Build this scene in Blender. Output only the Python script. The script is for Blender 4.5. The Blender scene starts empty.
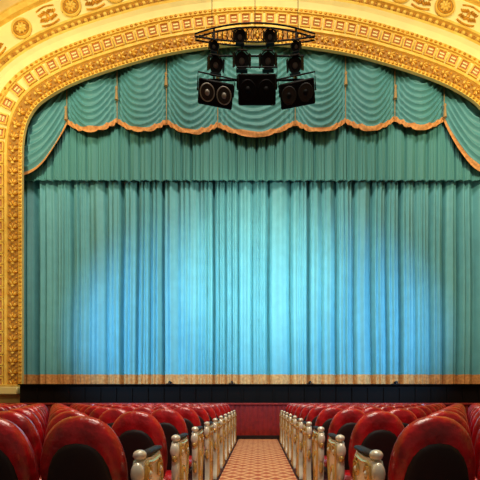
import bpy, bmesh, math, random
from mathutils import Vector, Matrix, noise
random.seed(4)
F=370.0; CX=258.0; HY=400.0; EYE=1.2
def W(px,py,d): return Vector(((px-CX)/F*d, d, EYE+(HY-py)/F*d))
S=bpy.context.scene
try:
    S.view_settings.view_transform='Standard'
except Exception: pass

# ---------------- materials ----------------
def mat(name,col,rough=.6,metal=0,noise_amt=0,scale=8,bump=0,bscale=40,sheen=0,col2=None,spec=None,coat=0):
    m=bpy.data.materials.new(name); m.use_nodes=True
    nt=m.node_tree; b=nt.nodes['Principled BSDF']
    b.inputs['Base Color'].default_value=(*col,1); b.inputs['Roughness'].default_value=rough
    b.inputs['Metallic'].default_value=metal
    if coat: b.inputs['Coat Weight'].default_value=coat; b.inputs['Coat Roughness'].default_value=.22
    if sheen: b.inputs['Sheen Weight'].default_value=sheen
    if spec is not None: b.inputs['Specular IOR Level'].default_value=spec
    tc=nt.nodes.new('ShaderNodeTexCoord')
    if noise_amt or col2:
        n=nt.nodes.new('ShaderNodeTexNoise'); n.inputs['Scale'].default_value=scale; n.inputs['Detail'].default_value=4
        nt.links.new(tc.outputs['Object'],n.inputs['Vector'])
        r=nt.nodes.new('ShaderNodeValToRGB'); r.color_ramp.elements[0].position=.35; r.color_ramp.elements[1].position=.65
        c2=col2 if col2 else tuple(c*(1-noise_amt) for c in col)
        r.color_ramp.elements[0].color=(*c2,1); r.color_ramp.elements[1].color=(*col,1)
        nt.links.new(n.outputs['Fac'],r.inputs['Fac']); nt.links.new(r.outputs['Color'],b.inputs['Base Color'])
    if bump:
        n2=nt.nodes.new('ShaderNodeTexNoise'); n2.inputs['Scale'].default_value=bscale; n2.inputs['Detail'].default_value=3
        nt.links.new(tc.outputs['Object'],n2.inputs['Vector'])
        bp=nt.nodes.new('ShaderNodeBump'); bp.inputs['Strength'].default_value=bump; bp.inputs['Distance'].default_value=.03
        nt.links.new(n2.outputs['Fac'],bp.inputs['Height']); nt.links.new(bp.outputs['Normal'],b.inputs['Normal'])
    return m
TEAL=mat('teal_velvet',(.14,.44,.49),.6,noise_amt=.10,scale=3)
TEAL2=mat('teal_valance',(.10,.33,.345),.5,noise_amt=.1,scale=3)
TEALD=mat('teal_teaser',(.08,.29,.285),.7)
FRINGE=mat('gold_fringe',(.80,.38,.11),.7,col2=(.55,.22,.06),scale=12)
GOLD=mat('gold_leaf',(.90,.46,.04),.32,.25,col2=(.50,.21,.015),scale=5)
GOLDL=mat('pale_gold',(.96,.68,.13),.4,.08,col2=(.84,.50,.07),scale=4)
GOLDD=mat('deep_gold_ground',(.48,.23,.03),.6,noise_amt=.2)
CREAM=mat('cream_plaster',(.97,.82,.32),.6,noise_amt=.08,scale=2)
PINK=mat('terracotta_recess',(.58,.19,.06),.7,noise_amt=.2)
PLASTER=mat('wall_gold_plaster',(.86,.62,.21),.7,noise_amt=.15,scale=3)
BLACK=mat('black_metal',(.003,.003,.004),.6,spec=.1)
DGREY=mat('dark_cone',(.025,.025,.025),.6,spec=.2)
LENS=mat('pale_lens',(.25,.24,.21),.35)
RED=mat('red_velvet',(.66,.006,.014),.30,noise_amt=.6,scale=7,coat=.7,bump=.5,bscale=14)
REDW=mat('red_rail_velvet',(.36,.015,.012),.7,noise_amt=.3)
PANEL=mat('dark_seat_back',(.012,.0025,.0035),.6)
IVORY=mat('ivory_enamel',(.97,.92,.74),.18,.15,noise_amt=.12,scale=20,coat=.5)
BGOLD=mat('brass_gold',(.78,.52,.16),.22,.5)
STAGEB=mat('stage_black',(.008,.005,.004),.8,spec=.1)
BOARDS=mat('stage_boards',(.16,.08,.04),.5,noise_amt=.3)
CORD=mat('gold_cord',(.42,.27,.10),.6)

# ---------------- mesh builder ----------------
class MB:
    def __init__(s): s.v=[]; s.f=[]; s.m=[]; s.mats=[]
    def mi(s,m):
        if m not in s.mats: s.mats.append(m)
        return s.mats.index(m)
    def add(s,vs,fs,m):
        o=len(s.v); s.v+= [tuple(v) for v in vs]; k=s.mi(m)
        for f in fs: s.f.append(tuple(i+o for i in f)); s.m.append(k)
    def box(s,c,sz,m,R=None,bev=0):
        x,y,z=[a/2 for a in sz]; c=Vector(c); R=R or Matrix.Identity(3)
        if bev:
            b=bev; vs=[];
            for sx in(-1,1):
                for sy in(-1,1):
                    for sz_ in(-1,1):
                        vs+= [Vector((sx*(x-b),sy*(y-b),sz_*z)),Vector((sx*(x-b),sy*y,sz_*(z-b))),Vector((sx*x,sy*(y-b),sz_*(z-b)))]
            bm=bmesh.new()
            for v in vs: bm.verts.new(v)
            bmesh.ops.convex_hull(bm,input=bm.verts); bm.verts.index_update()
            V=[c+R@v.co for v in bm.verts]; Fs=[[v.index for v in f.verts] for f in bm.faces]; bm.free()
            s.add(V,Fs,m); return
        vs=[c+R@Vector((a*x,b*y,d*z)) for a in(-1,1) for b in(-1,1) for d in(-1,1)]
        s.add(vs,[(0,1,3,2),(4,6,7,5),(0,4,5,1),(2,3,7,6),(0,2,6,4),(1,5,7,3)],m)
    def cyl(s,p0,p1,r0,m,r1=None,n=12,cap=True):
        p0=Vector(p0);p1=Vector(p1); r1=r0 if r1 is None else r1
        d=(p1-p0).normalized(); a=d.orthogonal().normalized(); b=d.cross(a)
        vs=[]
        for i in range(n):
            t=2*math.pi*i/n; q=a*math.cos(t)+b*math.sin(t); vs+=[p0+q*r0,p1+q*r1]
        fs=[(2*i,2*((i+1)%n),2*((i+1)%n)+1,2*i+1) for i in range(n)]
        if cap: fs+=[tuple(2*i for i in range(n))[::-1],tuple(2*i+1 for i in range(n))]
        s.add(vs,fs,m)
    def tube(s,pts,r,m,n=6,closed=False):
        pts=[Vector(p) for p in pts]; N=len(pts); vs=[]
        for i,p in enumerate(pts):
            if closed: t=pts[(i+1)%N]-pts[i-1]
            else: t=pts[min(i+1,N-1)]-pts[max(i-1,0)]
            t.normalize(); up=Vector((0,1,0)) if abs(t.y)<.9 else Vector((1,0,0))
            a=t.cross(up).normalized(); b=t.cross(a)
            for k in range(n):
                w=2*math.pi*k/n; vs.append(p+(a*math.cos(w)+b*math.sin(w))*r)
        fs=[]
        for i in range(N if closed else N-1):
            j=(i+1)%N
            for k in range(n):
                l=(k+1)%n; fs.append((i*n+k,j*n+k,j*n+l,i*n+l))
        s.add(vs,fs,m)
    def ell(s,c,r,m,R=None,nu=8,nv=5):
        c=Vector(c); R=R or Matrix.Identity(3); vs=[Vector((0,0,1))]
        for i in range(1,nv):
            ph=math.pi*i/nv
            for j in range(nu):
                th=2*math.pi*j/nu; vs.append(Vector((math.sin(ph)*math.cos(th),math.sin(ph)*math.sin(th),math.cos(ph))))
        vs.append(Vector((0,0,-1)))
        V=[c+R@Vector((v.x*r[0],v.y*r[1],v.z*r[2])) for v in vs]
        fs=[(0,1+j,1+(j+1)%nu) for j in range(nu)]
        for i in range(nv-2):
            for j in range(nu):
                a=1+i*nu+j;b=1+i*nu+(j+1)%nu; fs.append((a,a+nu,b+nu,b))
        L=len(V)-1; o=1+(nv-2)*nu
        fs+=[(L,o+(j+1)%nu,o+j) for j in range(nu)]
        s.add(V,fs,m)
    def mesh(s,name,smooth=True,angle=40):
        me=bpy.data.meshes.new(name); me.from_pydata(s.v,[],s.f)
        for m in s.mats: me.materials.append(m)
        me.polygons.foreach_set('material_index',s.m)
        bm=bmesh.new(); bm.from_mesh(me); bmesh.ops.recalc_face_normals(bm,faces=bm.faces)
        a=math.radians(angle)
        for e in bm.edges:
            if len(e.link_faces)==2 and e.calc_face_angle(0)>a: e.smooth=False
        for f in bm.faces: f.smooth=smooth
        bm.to_mesh(me); bm.free(); me.update(); return me
    def obj(s,name,parent=None,**k):
        o=bpy.data.objects.new(name,s.mesh(name,**k)); S.collection.objects.link(o)
        if parent: o.parent=parent
        return o

# ---------------- proscenium curve ----------------
DF=12.0
half=[(236,388),(236,340),(236,290),(236,240),(236,190),(236,155),(235,138),(231,121),(222,106),(208,95),(188,84),(160,73),(125,62),(90,53),(45,46),(0,43)]
ctrl=[W(CX-a,b,DF) for a,b in half]+[W(CX+a,b,DF) for a,b in half[-2::-1]]
dense=[]
for i in range(len(ctrl)-1):
    p0=ctrl[max(i-1,0)];p1=ctrl[i];p2=ctrl[i+1];p3=ctrl[min(i+2,len(ctrl)-1)]
    for k in range(24):
        t=k/24; dense.append(.5*((2*p1)+(-p0+p2)*t+(2*p0-5*p1+4*p2-p3)*t*t+(-p0+3*p1-3*p2+p3)*t**3))
dense.append(ctrl[-1])
cum=[0]
for i in range(1,len(dense)): cum.append(cum[-1]+(dense[i]-dense[i-1]).length)
LEN=cum[-1]
import bisect
def P(s_):
    s_=max(0,min(LEN,s_)); i=min(max(bisect.bisect(cum,s_)-1,0),len(dense)-2)
    t=(s_-cum[i])/(cum[i+1]-cum[i]); return dense[i].lerp(dense[i+1],t)
def fr(s_):
    p=P(s_); t=(P(s_+.15)-P(s_-.15)); t.y=0; t.normalize(); return p,t,Vector((-t.z,0,t.x))
def prof_depth(o):
    pts=PROF
    for i in range(len(pts)-1):
        if pts[i][0]<=o<=pts[i+1][0]:
            a,b=pts[i],pts[i+1]
            if b[0]==a[0]: continue
            return a[1]+(b[1]-a[1])*(o-a[0])/(b[0]-a[0])
    return pts[-1][1]
PROF=[(0,-.10,PLASTER),(0,0,GOLDL),(.12,.0,GOLD),(.13,-.04,GOLDD),(.46,-.02,GOLDL),(.47,.04,GOLDL),(.54,.05,GOLDL),(.55,-.02,CREAM),
      (.98,0,GOLDL),(.99,.08,GOLDL),(1.10,.09,GOLDL),(1.11,.03,CREAM),(1.2,.05,CREAM),(1.32,.10,CREAM),(1.40,.18,GOLDL),(1.48,.18,GOLDD),(1.49,.12,GOLDD),
      (1.66,.12,GOLDL),(1.67,.2,GOLDL),(1.74,.2,GOLDL),(1.75,.1,CREAM),(2.55,.14,GOLDL),(2.56,.26,GOLDL),(2.68,.3,GOLDL),(2.80,.26,GOLDL),(2.82,0,PLASTER),(3.0,-.1,PLASTER)]
arch=MB()
NS=220
frames=[fr(LEN*i/NS) for i in range(NS+1)]
vs=[]
for (p,t,n) in frames:
    for (o,d,_) in PROF: vs.append(p+n*o+Vector((0,-d,0)))
K=len(PROF)
for k in range(K-1):
    vv=[]
    for i in range(NS+1): vv+=[vs[i*K+k],vs[i*K+k+1]]
    arch.add(vv,[(2*i,2*i+2,2*i+3,2*i+1) for i in range(NS)],PROF[k][2])
arch_o=arch.obj('proscenium_arch',angle=35)

def local(s_,o,d=None):
    p,t,n=fr(s_); dd=prof_depth(o) if d is None else d
    c=p+n*o+Vector((0,-dd,0)); R=Matrix((t,n,Vector((0,-1,0)))).transposed(); return c,R
def lp(c,R,u,w,t): return c+R@Vector((u,w,t))
b=MB(); n_=int(LEN/.13)
for i in range(n_):
    c,R=local((i+.5)*LEN/n_,.06,.0); b.ell(c,(.05,.05,.05),GOLD,R,8,4)
n_=int(LEN/.15)
for i in range(n_):
    c,R=local((i+.5)*LEN/n_,1.045,.08); b.ell(c,(.06,.04,.05),GOLD,R,6,4)
b.obj('bead_molding',arch_o)
b=MB(); U=.36; n_=int(LEN/U)
for i in range(n_):
    c,R=local((i+.5)*LEN/n_,.295,-.03)
    for a in (-70,-38,0,38,70):
        ar=math.radians(a); rr=.09 if a else .11
        b.ell(c+R@Vector((math.cos(ar)*rr-.08,math.sin(ar)*rr*1.1,.02)),(.085,.028,.055),GOLDL if a in(-38,38) else GOLD,R@Matrix.Rotation(ar,3,'Z'),7,4)
    b.ell(lp(c,R,-.13,0,.03),(.045,.06,.06),GOLDL,R,8,4)
    sgn=1 if i%2 else -1
    b.ell(lp(c,R,.14,.10*sgn,.01),(.05,.03,.03),GOLD,R,6,4)
    b.ell(lp(c,R,.14,-.10*sgn,.01),(.035,.035,.03),GOLD,R,6,4)
b.obj('acanthus_molding',arch_o)
b=MB(); U=.36; n_=int(LEN/U)
for i in range(n_):
    c,R=local((i+.5)*LEN/n_,.765,0.0); L=LEN/n_
    b.box(lp(c,R,0,0,.008),(L*.70,.30,.012),PINK,R)
    for sg in(-1,1):
        b.box(lp(c,R,0,sg*.165,.03),(L*.9,.04,.06),GOLDL,R)
        b.box(lp(c,R,sg*L*.40,0,.03),(.045,.30,.06),GOLDL,R)
    b.box(lp(c,R,0,.05,.03),(L*.42,.045,.05),CREAM,R)
    b.box(lp(c,R,0,-.05,.03),(L*.42,.045,.05),CREAM,R)
b.obj('coffer_molding',arch_o)
b=MB(); n_=int(LEN/.2)
for i in range(n_):
    c,R=local((i+.5)*LEN/n_,1.575,.14); b.ell(c,(.07,.065,.06),GOLDL,R,8,4)
    c,R=local((i)*LEN/n_,1.575,.14); b.ell(c,(.015,.07,.04),GOLD,R,6,4)
b.obj('egg_and_dart_molding',arch_o)
b=MB(); U=1.3; n_=int(LEN/U)
for i in range(n_):
    c,R=local((i+.5)*LEN/n_,2.15,.14)
    for rad,tr,mm in ((.30,.035,GOLDL),(.21,.02,GOLD)):
        pts=[lp(c,R,rad*math.cos(2*math.pi*k/24),rad*math.sin(2*math.pi*k/24),.02) for k in range(24)]
        b.tube(pts,tr,mm,6,True)
    b.cyl(lp(c,R,0,0,-.02),lp(c,R,0,0,.012),.29,GOLDD,n=24)
    for k in range(8):
        a=2*math.pi*k/8; Q=R@Matrix.Rotation(a,3,'Z')
        b.ell(lp(c,R,.11*math.cos(a),.11*math.sin(a),.03),(.075,.04,.04),GOLDL,Q,7,4)
    b.ell(lp(c,R,0,0,.05),(.06,.06,.06),GOLDL,R)
    c,R=local((i+1)*LEN/n_,2.15,.14)
    for sx in(-1,1):
        for q in range(4):
            for sy in(-1,1):
                a=math.radians(35)*sy*sx
                b.ell(lp(c,R,sx*(.05+.065*q),sy*(.13-.02*q),.01),(.08,.026,.035),GOLD,R@Matrix.Rotation(a,3,'Z'),6,4)
    b.ell(lp(c,R,0,0,.02),(.06,.10,.05),GOLD,R)
    for sy in(-1,1): 
        b.tube([lp(c,R,-.3+.06*q,sy*(.24+.06*math.sin(q/10*math.pi)),.01) for q in range(11)],.022,GOLD,5)
b.obj('rosette_molding',arch_o)
b=MB()
for sg in(-1,1):
    x0=sg*(236/F*12); 
    b.box((x0+sg*.66,11.93,1.50),(1.30,.32,.26),CREAM,bev=.03)
    b.box((x0+sg*.66,11.92,1.66),(1.24,.28,.07),GOLDL,bev=.02)
    b.box((x0+sg*1.95,11.9,1.55),(1.3,.3,.36),CREAM,bev=.03)
b.obj('plinth',arch_o)

XW=11.2; ZT=16.2
w=MB(); vv=[]
YW=12.12
for (p,t,n) in frames:
    a=p+n*2.9; a.y=YW; o=Vector((0,YW,4)); d=(a-o)
    ks=[]
    if abs(d.x)>1e-6: ks.append(XW/abs(d.x))
    if d.z>1e-6: ks.append((ZT-4)/d.z)
    if d.z<-1e-6: ks.append((4-0)/-d.z)
    k=min(ks); vv+=[a,o+d*k]
w.add(vv,[(2*i,2*i+2,2*i+3,2*i+1) for i in range(NS)],PLASTER)
for sg in(-1,1):
    w.add([(sg*7.66,YW,0),(sg*XW,YW,0),(sg*XW,YW,1.6),(sg*7.66,YW,1.6)],[(0,1,2,3)],PLASTER)
    w.add([(sg*10.3,YW,0),(sg*XW,YW,0),(sg*XW,YW,4),(sg*10.3,YW,4)],[(0,1,2,3)],PLASTER)
w.obj('wall_front',smooth=False)

# ---------------- curtains ----------------
def nz(x,y=0,z=0): return noise.noise(Vector((x,y,z)))
def hsh(k,s): r=math.sin(k*12.98+s*3.1)*43758.5; return r-math.floor(r)
def pleat(x,z,seed,per,drift=.10):
    ph=x/per+.75*nz(x*.6,seed,0)+drift*nz(x*.9,seed+5,z*.2)
    k=math.floor(ph); f_=ph-k
    r1=hsh(k,seed)
    val0=.35+.65*hsh(k,seed+2); val1=.35+.65*hsh(k+1,seed+2)
    sh=1-val0*math.exp(-(f_/.13)**2)-val1*math.exp(-((1-f_)/.13)**2)
    r=.14*math.sin(2*math.pi*f_*(2+int(r1*2.9))+r1*6)*math.sin(math.pi*f_)
    return sh*.95+r+.05*math.sin(x*31+z*.2)*r1
def curtain(name,x0,x1,y,z0,z1,A,per,seed,m,fr_h=0,nx=1600,nzr=26,drift=.1):
    zs=[z0+(z1-z0)*i/nzr for i in range(nzr+1)]
    if fr_h: zs=[z0,z0+fr_h*.5,z0+fr_h,z0+fr_h+.001]+[z for z in zs if z>z0+fr_h+.05]
    b=MB(); V=[]
    for z in zs:
        for i in range(nx+1):
            x=x0+(x1-x0)*i/nx
            V.append((x,y-A*pleat(x,z,seed,per,drift),z))
    M=nx+1
    fsA=[];fsB=[]
    for r in range(len(zs)-1):
        for i in range(nx):
            f=(r*M+i,r*M+i+1,(r+1)*M+i+1,(r+1)*M+i)
            (fsB if (fr_h and r<2) else fsA).append(f)
    b.v=V; b.mi(m); b.f=fsA+fsB; b.m=[0]*len(fsA)+[b.mi(FRINGE) if fsB else 0]*len(fsB)
    return b.obj(name,angle=180)
DC=13.08
z_bot=1.725
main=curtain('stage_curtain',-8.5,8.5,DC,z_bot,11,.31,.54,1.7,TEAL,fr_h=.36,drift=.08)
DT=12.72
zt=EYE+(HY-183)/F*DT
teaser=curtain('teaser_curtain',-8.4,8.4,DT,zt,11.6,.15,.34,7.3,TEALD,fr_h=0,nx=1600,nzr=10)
bb=MB()
pts=[(-8.4+16.8*i/1400,DT-.15*pleat(-8.4+16.8*i/1400,zt,7.3,.34)-.01,zt+.02) for i in range(1401)]
bb.tube(pts,.022,TEALD,5); bb.obj('hem',teaser)

# valance
DV=12.48
cus=[68,118,167,218,295,345,394,443]
cy=[125,124,125,128,126,124,122,122]
XL,XR=6,510
def arch_top(x):
    if x<=dense[0].x: return 9.0
    lo=[p for p in dense if p.z>3]
    z=None
    for i in range(len(lo)-1):
        a,b_=lo[i],lo[i+1]
        if a.x<=x<=b_.x and b_.x-a.x>1e-9:
            q=a.z+(b_.z-a.z)*(x-a.x)/(b_.x-a.x); z=q if z is None else max(z,q)
    return z if z else 9.0
def vinfo(px):
    if px<cus[0]:
        w_=min(1,(cus[0]-px)/50); g=1-(1-w_)**2.4
        return cy[0]+55*g,g*1.0,('s',w_,px)
    if px>cus[-1]:
        w_=min(1,(px-cus[-1])/50); g=1-(1-w_)**2.4
        return cy[-1]+55*g,g*1.0,('s',w_,px)
    for i in range(7):
        if cus[i]<=px<=cus[i+1]:
            u=(px-cus[i])/(cus[i+1]-cus[i]); q=1-(2*u-1)**2
            return cy[i]+(cy[i+1]-cy[i])*u+(12 if i!=3 else 14)*q,q,('m',u,i)
FRH=.17
b=MB(); NX=900; rows=100; V=[]
for i in range(NX+1):
    px=XL+(XR-XL)*i/NX; py,q,info=vinfo(px)
    x=(px-CX)/F*DV; zb=EYE+(HY-py)/F*DV; zt_=min(arch_top(x)+.7,13.6)
    zt_=max(zt_,zb+.6)
    kind=info[0]
    for r in range(rows+1):
        z= zb+FRH*r/3 if r<=3 else zb+FRH+(zt_-zb-FRH)*(r-3)/(rows-3)
        h=z-zb
        if kind=='m':
            sag=1.0; sp=.23
            e=max(0,q)
            ph=(z+sag*e)/sp + .5*nz(x*1.3,z*1.1,info[2]*3.1)
            amp=.02+.10*e**.6
            vert=.04*math.sin(x*2*math.pi/.16)*(1-e)**2
            dep=.17*e+amp*(1-abs(math.sin(math.pi*ph))**.8)+vert
        else:
            w_=info[1]; g=q
            ph=(z+1.9*g)/.30+.45*nz(x*1.1,z*.9,9.1)
            dep=.10*min(1,w_*3)+.11*min(1,w_*4+.2)*(1-abs(math.sin(math.pi*ph))**.8)
        if r<=3: dep=dep*.8+.04
        V.append((x,DV-dep,z))
R1=rows+1; fa=[];fb=[]
for i in range(NX):
    for r in range(rows):
        f=(i*R1+r,(i+1)*R1+r,(i+1)*R1+r+1,i*R1+r+1); (fb if r<3 else fa).append(f)
b.v=V; b.mats=[TEAL2,FRINGE]; b.f=fa+fb; b.m=[0]*len(fa)+[1]*len(fb)
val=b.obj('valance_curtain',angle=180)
b=MB()
for c,y_ in zip(cus,cy):
    x=(c-CX)/F*DV; zb=EYE+(HY-y_)/F*DV; zt_=arch_top(x)+.4
    b.tube([(x,DV-.08,zb+(zt_-zb)*k/12) for k in range(13)],.014,CORD,6)
    b.ell((x,DV-.13,zt_-.75),(.05,.05,.07),CORD); b.cyl((x,DV-.13,zt_-.8),(x,DV-.13,zt_-1.15),.03,CORD,r1=.06,n=8)
b.obj('tassel_cord',val)

# ---------------- stage ----------------
b=MB()
b.box((0,14.1,.85),(15.2,4.0,1.70),BOARDS)
b.obj('stage_floor')
b=MB()
b.box((0,11.90,.84),(15.1,.34,1.66),STAGEB)
b.box((0,11.84,1.685),(15.1,.46,.04),STAGEB,bev=.01)
for i in range(-14,15): b.box((i*.5,11.715,.84),(.04,.03,1.5),STAGEB)
b.obj('stage_apron')
def footlight(px):
    f=MB(); x=(px-CX)/F*11.74
    f.box((x,11.76,1.715),(.22,.12,.02),BLACK); f.cyl((x,11.82,1.76),(x,11.68,1.77),.035,BLACK,n=14); f.cyl((x,11.68,1.77),(x,11.675,1.77),.03,DGREY,n=14)
    for s_ in(-.06,.06): f.box((x+s_,11.76,1.745),(.015,.03,.06),BLACK)
    f.obj('footlight')
for p in(170,232,310,396): footlight(p)
b=MB(); nx=900
V=[];
for i in range(nx+1):
    x=-10.9+21.8*i/nx
    d=.03*abs(math.sin(x*math.pi/.14))
    V+=[(x,11.32-d,0.0),(x,11.32-d,1.04)]
b.add(V,[(2*i,2*i+2,2*i+3,2*i+1) for i in range(nx)],REDW)
b.box((0,11.4,.52),(21.8,.1,1.04),REDW)
b.box((0,11.36,1.075),(21.8,.2,.07),REDW,bev=.02)
b.box((0,11.30,.06),(21.8,.06,.12),PANEL)
b.obj('orchestra_rail')

# ---------------- room shell ----------------
def simple(name,vs,m):
    b=MB(); b.add(vs,[(0,1,2,3)],m); return b.obj(name,smooth=False)
fm=mat('floor_dark_red',(.07,.008,.008),.85,noise_amt=.4)
simple('floor',[(-XW,-4,0),(XW,-4,0),(XW,12.1,0),(-XW,12.1,0)],fm)
cm=bpy.data.materials.new('aisle_carpet_pattern'); cm.use_nodes=True; nt=cm.node_tree; bs=nt.nodes['Principled BSDF']; bs.inputs['Roughness'].default_value=.9
tc=nt.nodes.new('ShaderNodeTexCoord'); mp=nt.nodes.new('ShaderNodeMapping'); mp.inputs['Rotation'].default_value=(0,0,math.radians(45)); mp.inputs['Scale'].default_value=(5.2,5.2,5.2)
nt.links.new(tc.outputs['Object'],mp.inputs['Vector'])
br=nt.nodes.new('ShaderNodeTexBrick'); br.offset=0; br.inputs['Scale'].default_value=1; br.inputs['Brick Width'].default_value=1; br.inputs['Row Height'].default_value=1; br.inputs['Mortar Size'].default_value=.13
br.inputs['Color1'].default_value=(.50,.11,.045,1); br.inputs['Color2'].default_value=(.60,.19,.08,1); br.inputs['Mortar'].default_value=(.85,.50,.25,1)
nt.links.new(mp.outputs[0],br.inputs['Vector']); nt.links.new(br.outputs['Color'],bs.inputs['Base Color'])
b=MB(); b.box((0,3.6,.008),(1.16,15.2,.016),cm); b.obj('aisle_carpet')
simple('wall_left',[(-XW,-4,0),(-XW,12.1,0),(-XW,12.1,ZT),(-XW,-4,ZT)],PLASTER)
simple('wall_right',[(XW,-4,0),(XW,12.1,0),(XW,12.1,ZT),(XW,-4,ZT)],PLASTER)
simple('ceiling',[(-XW,-4,ZT),(XW,-4,ZT),(XW,12.1,ZT),(-XW,12.1,ZT)],PLASTER)
simple('wall_stage_back',[(-XW,16.2,0),(XW,16.2,0),(XW,16.2,ZT),(-XW,16.2,ZT)],STAGEB)

# ---------------- seats ----------------
PITCH=.50; NSEAT=19
def outline(hw,z0,z1,n=40,e=3.0,cx=0):
    pts=[]; cz=(z0+z1)/2; hz=(z1-z0)/2
    for i in range(n):
        t=2*math.pi*i/n; c,s_=math.cos(t),math.sin(t)
        x=hw*math.copysign(abs(c)**(2/e),c); z=cz+hz*math.copysign(abs(s_)**(2/e if s_<0 else 2/(e*.85)),s_)
        pts.append((x+cx,z))
    return pts
def lean(z): return -.16*(z-.5)
def pillow(b,cx,hw,z0,z1,T,yc,m,n=28,e=3.0):
    pts=outline(hw,z0,z1,n,e); cz=(z0+z1)/2
    rings=[(1,0),(.97,.5),(.90,.8),(.7,1.0),(.35,1.12)]
    V=[];fs=[]
    for sgn in(-1,1):
        base=len(V)
        for (r,h) in rings:
            for (x,z) in pts:
                X=cx+(x-cx)*r; Z=cz+(z-cz)*r; V.append((X,yc+lean(Z)+sgn*T*h,Z))
        V.append((cx,yc+lean(cz)+sgn*T*1.15,cz)); c=len(V)-1
        for k in range(len(rings)-1):
            for i in range(n):
                j=(i+1)%n; fs.append((base+k*n+i,base+k*n+j,base+(k+1)*n+j,base+(k+1)*n+i))
        for i in range(n): fs.append((base+(len(rings)-1)*n+i,base+(len(rings)-1)*n+(i+1)%n,c))
    b.add(V,fs,m)
def pil(b,cx,*a,**k):
    q=MB(); pillow(q,0,*a,**k); b.add([(v[0]+cx,v[1],v[2]) for v in q.v],q.f,a[5])
def seat(b,cx):
    pil(b,cx,.232,.46,1.115,.065,0.0,RED,e=2.5,n=36)
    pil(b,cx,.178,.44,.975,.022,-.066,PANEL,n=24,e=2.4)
    b.box((cx,.30,.49),(.43,.44,.11),RED,bev=.035)
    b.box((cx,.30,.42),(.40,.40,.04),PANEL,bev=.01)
def standard(b,x):
    b.box((x,.02,.36),(.035,.06,.70),BLACK,bev=.008)
    b.box((x,.24,.80),(.045,.42,.035),PANEL,bev=.012)
    b.box((x,.22,.70),(.025,.30,.16),BLACK,bev=.008)
    b.box((x,.10,.02),(.06,.36,.04),BLACK,bev=.01)
def end_standard(b,x,sg):
    pts=[(-.08,0),(.34,0),(.34,.05),(.28,.08),(.23,.20),(.22,.34),(.25,.46),(.29,.56),(.32,.66),(.34,.76),(.32,.84),(.27,.88),(.20,.87),(.10,.865),(.0,.875),(-.05,.86),(-.07,.80),(-.04,.72),(-.055,.60),(-.03,.48),(-.01,.34),(-.02,.20),(-.06,.08),(-.08,.05)]
    T=.030; n=len(pts)
    V=[(x-T,p,q) for p,q in pts]+[(x+T,p,q) for p,q in pts]
    fs=[tuple(range(n)),tuple(range(2*n-1,n-1,-1))]+[(i,(i+1)%n,(i+1)%n+n,i+n) for i in range(n)]
    b.add(V,fs,IVORY)
    xo=x+sg*(T+.004)
    cy_,cz_=.14,.45
    b.tube([(xo,cy_+(p-cy_)*.86,cz_+(q-cz_)*.93) for p,q in pts],.010,BGOLD,5,True)
    for (yy,zz,r0) in((.25,.77,.055),(.03,.78,.05)):
        sp=[]
        for k in range(22):
            a=k/21*3.4*math.pi; r=r0*(1-k/24); sp.append((xo,yy+r*math.cos(a),zz+r*math.sin(a)))
        b.tube(sp,.010,BGOLD,5); b.ell((xo,yy,zz),(.02,.02,.02),IVORY)
    b.tube([(xo,.11+.065*math.cos(2*math.pi*k/20),.52+.13*math.sin(2*math.pi*k/20)) for k in range(20)],.012,BGOLD,5,True)
    b.ell((xo,.11,.52),(.018,.04,.09),IVORY)
    for k in range(5):
        a=math.radians(30+30*k); b.ell((xo,.11+.06*math.cos(a),.22+.07*math.sin(a)),(.012,.05,.018),BGOLD,Matrix.Rotation(a,3,'X'),6,4)
    b.ell((x,-.07,.80),(.038,.03,.06),IVORY,None,12,8); b.ell((x,-.075,.74),(.024,.03,.03),BGOLD); b.ell((x,-.06,.64),(.030,.02,.08),IVORY,None,12,8)
    b.ell((x,-.05,.50),(.024,.02,.06),BGOLD)
    b.box((x,.16,.89),(.06,.38,.03),PANEL,bev=.012)
    b.ell((x,-.03,.895),(.038,.04,.03),IVORY,None,12,8)
HWA=.62
def row_mesh(sg):
    b=MB()
    x0=sg*(HWA+.035)
    end_standard(b,x0,-sg)
    for k in range(NSEAT):
        cx=x0+sg*(.045+PITCH*(k+.5)); seat(b,cx)
        if k<NSEAT-1: standard(b,x0+sg*(.045+PITCH*(k+1)))
    end_standard(b,x0+sg*(.09+PITCH*NSEAT),sg)
    return b.mesh('theater_seat_row',angle=50)
mL=row_mesh(-1); mR=row_mesh(1)
for k in range(10):
    for m_ in(mL,mR):
        o=bpy.data.objects.new('theater_seat_row',m_); S.collection.objects.link(o); o.location=(0,2.08+.9*k,0)

# ---------------- hanging lighting rig ----------------
DR=9.0; g=MB()
def Rg(px,py,dy=0): v=W(px,py,DR); v.y+=dy; return v
def arc(y_end,y_mid,dy): return [Rg(195+120*k/24,y_end+(y_mid-y_end)*(1-(2*k/24-1)**2),dy) for k in range(25)]
DYR=.05
for dy in(-DYR,DYR):
    up=arc(36,25,dy); lo=arc(38,44,dy)
    g.tube(up,.018,BLACK); g.tube(lo,.018,BLACK)
up=arc(36,25,0); lo=arc(38,44,0)
for k in range(1,24):
    a=up[k];b_=lo[k]; m_=(a+b_)/2; r=(a-b_).length*.36
    g.tube([m_+Vector((r*.6*math.cos(t),0,r*math.sin(t))) for t in [2*math.pi*q/12 for q in range(12)]],.009,BLACK,4,True)
for px in(212,255,298):
    p=Rg(px,28,0); g.tube([p,Vector((p.x,p.y,ZT))],.008,BLACK)
for px,ey in((214,92),(242,88),(268,88),(296,92)):
    g.tube([Rg(px,28),Rg(px,ey)],.024,BLACK)
g.tube([Rg(208,80),Rg(304,80)],.028,BLACK)
g.tube([Rg(208,56),Rg(304,56)],.022,BLACK)
TP=math.radians(40)
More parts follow.
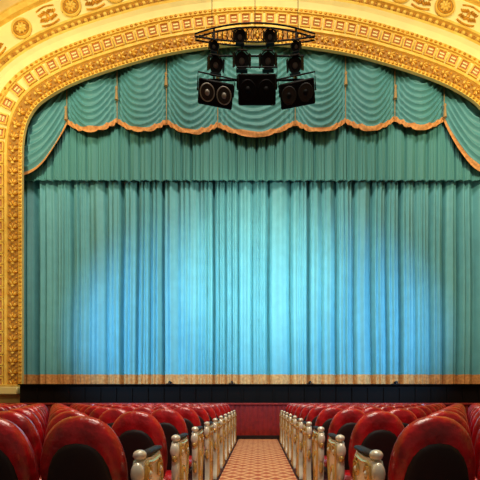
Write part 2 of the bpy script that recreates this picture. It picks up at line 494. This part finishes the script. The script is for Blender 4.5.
def par(px,py,r,yaw=0,pitch=0):
    c=Rg(px,py,-.12); R=Matrix.Rotation(yaw,3,'Z')@Matrix.Rotation(pitch,3,'X')
    L=r*1.7
    f=c+R@Vector((0,-L/2,0)); k=c+R@Vector((0,L/2,0))
    g.cyl(k,f,r*.7,BLACK,r1=r,n=18,cap=False); g.cyl(k,k+R@Vector((0,.06,0)),r*.7,BLACK,r1=r*.4,n=18)
    g.cyl(f+R@Vector((0,.03,0)),f+R@Vector((0,.02,0)),r*.93,DGREY,n=18)
    g.ell(f+R@Vector((0,.02,0)),(r*.4,r*.2,r*.4),LENS,R)
    ys=[c+R@Vector((r*1.15*math.cos(t),0,r*1.35*math.sin(t))) for t in [math.pi*q/10 for q in range(11)]]
    g.tube(ys,.016,BLACK)
    for s_ in(-1,1):
        g.box(f+R@Vector((s_*r*1.1,-r*.3,0)),(.012,r*.9,r*1.5),BLACK,R@Matrix.Rotation(-s_*.35,3,'Z'))
    for s_ in(-1,1): g.box(f+R@Vector((0,-r*.3,s_*r*1.1)),(r*1.6,r*.9,.012),BLACK,R@Matrix.Rotation(s_*.3,3,'X'))
for px,py,r,yw in((240,43,.13,.1),(270,43,.13,-.1),(214,52,.10,.3),(296,52,.10,-.3),(216,71,.16,.2),(242,67,.17,.05),(268,67,.17,-.05),(295,71,.16,-.2)):
    par(px,py,r,yw,TP*.8)
def speaker(px,py,w_,h_,yaw,roll,two=True):
    c=Rg(px,py,-.12); R=Matrix.Rotation(yaw,3,'Z')@Matrix.Rotation(TP,3,'X')@Matrix.Rotation(roll,3,'Y')
    D=.36; g.box(c,(w_,D,h_),BLACK,R,bev=.025)
    for sx in((-1,1)):
        q=c+R@Vector((sx*w_*.24,-D/2-.01,0)); rr=min(w_*.2,h_*.38)
        pts=[q+R@Vector((rr*math.cos(2*math.pi*k/20),0,rr*math.sin(2*math.pi*k/20))) for k in range(20)]
        g.tube(pts,.014,LENS if two else (DGREY if abs(yaw)>0 else BLACK),6,True)
        g.cyl(q,q+R@Vector((0,-.012,0)),rr*.92,DGREY if abs(yaw)>0 else BLACK,n=20); g.ell(q,(rr*.4,.05,rr*.4),LENS if two else BLACK,R)
    g.tube([c+R@Vector((-w_/2-.02,0,0)),c+R@Vector((-w_/2-.02,0,h_*.7)),c+R@Vector((w_/2+.02,0,h_*.7)),c+R@Vector((w_/2+.02,0,0))],.018,BLACK)
speaker(216,98,.82,.48,.15,.06)
speaker(257,94,.90,.58,0,0,False)
speaker(297,98,.82,.48,-.15,-.06,False)
g.obj('hanging_light_rig')

# ---------------- lights ----------------
def aim(o,t): o.rotation_euler=(Vector(t)-o.location).to_track_quat('-Z','Y').to_euler()
def spot(name,loc,tgt,e,col,ang,blend=1,r=.15):
    l=bpy.data.lights.new(name,'SPOT'); l.energy=e; l.color=col; l.spot_size=math.radians(ang); l.spot_blend=blend; l.shadow_soft_size=r
    o=bpy.data.objects.new(name,l); S.collection.objects.link(o); o.location=loc; aim(o,tgt)
def area(name,loc,tgt,e,col,sx,sy):
    l=bpy.data.lights.new(name,'AREA'); l.energy=e; l.color=col; l.shape='RECTANGLE'; l.size=sx; l.size_y=sy
    o=bpy.data.objects.new(name,l); S.collection.objects.link(o); o.location=loc; aim(o,tgt)
area('arch_fill',(0,2,15),(0,12,11),420,(1,.86,.60),9,2)  # unseen area fill added to brighten the arch and valance, not a fixture
area('seat_fill',(0,3.5,15.8),(0,5.0,0),1000,(1,.9,.78),7,1.2)  # added overhead fill, out of view, for light on the seat tops
for s_ in(-1,1):
    spot('spot_white',(s_*6.5,5,6),(-s_*1.2,13,5.6),2900,(.92,1,.76),46)
    spot('spot_blue',(s_*6.8,6.5,3.6),(s_*2.8,13,3.5),3000,(.22,.56,1),70)
    spot('spot_arch',(s_*7,4,9.5),(s_*8,12,12),2200,(1,.88,.54),80)
    spot('spot_column',(s_*7.5,6,4),(s_*9,12,5),500,(1,.88,.54),80)
    spot('spot_aisle',(s_*.2,-1,8),(s_*.9,6,.5),500,(1,.93,.82),50)
spot('spot_arch',(0,4,12),(0,12,15.4),900,(1,.88,.54),75)
spot('spot_blue_center',(0,3,3.2),(0,13,3.8),1500,(.45,.85,1),44)
wd=bpy.data.worlds.new('world'); S.world=wd; wd.use_nodes=True
wd.node_tree.nodes['Background'].inputs[0].default_value=(1,.9,.75,1); wd.node_tree.nodes['Background'].inputs[1].default_value=.10

cam=bpy.data.cameras.new('camera'); co=bpy.data.objects.new('camera',cam); S.collection.objects.link(co)
co.location=(0,0,EYE); co.rotation_euler=(math.radians(90),0,0)
cam.sensor_width=36; cam.lens=F/480*36; cam.shift_x=-(CX-240)/480; cam.shift_y=(HY-240)/480
cam.clip_end=200
S.camera=co
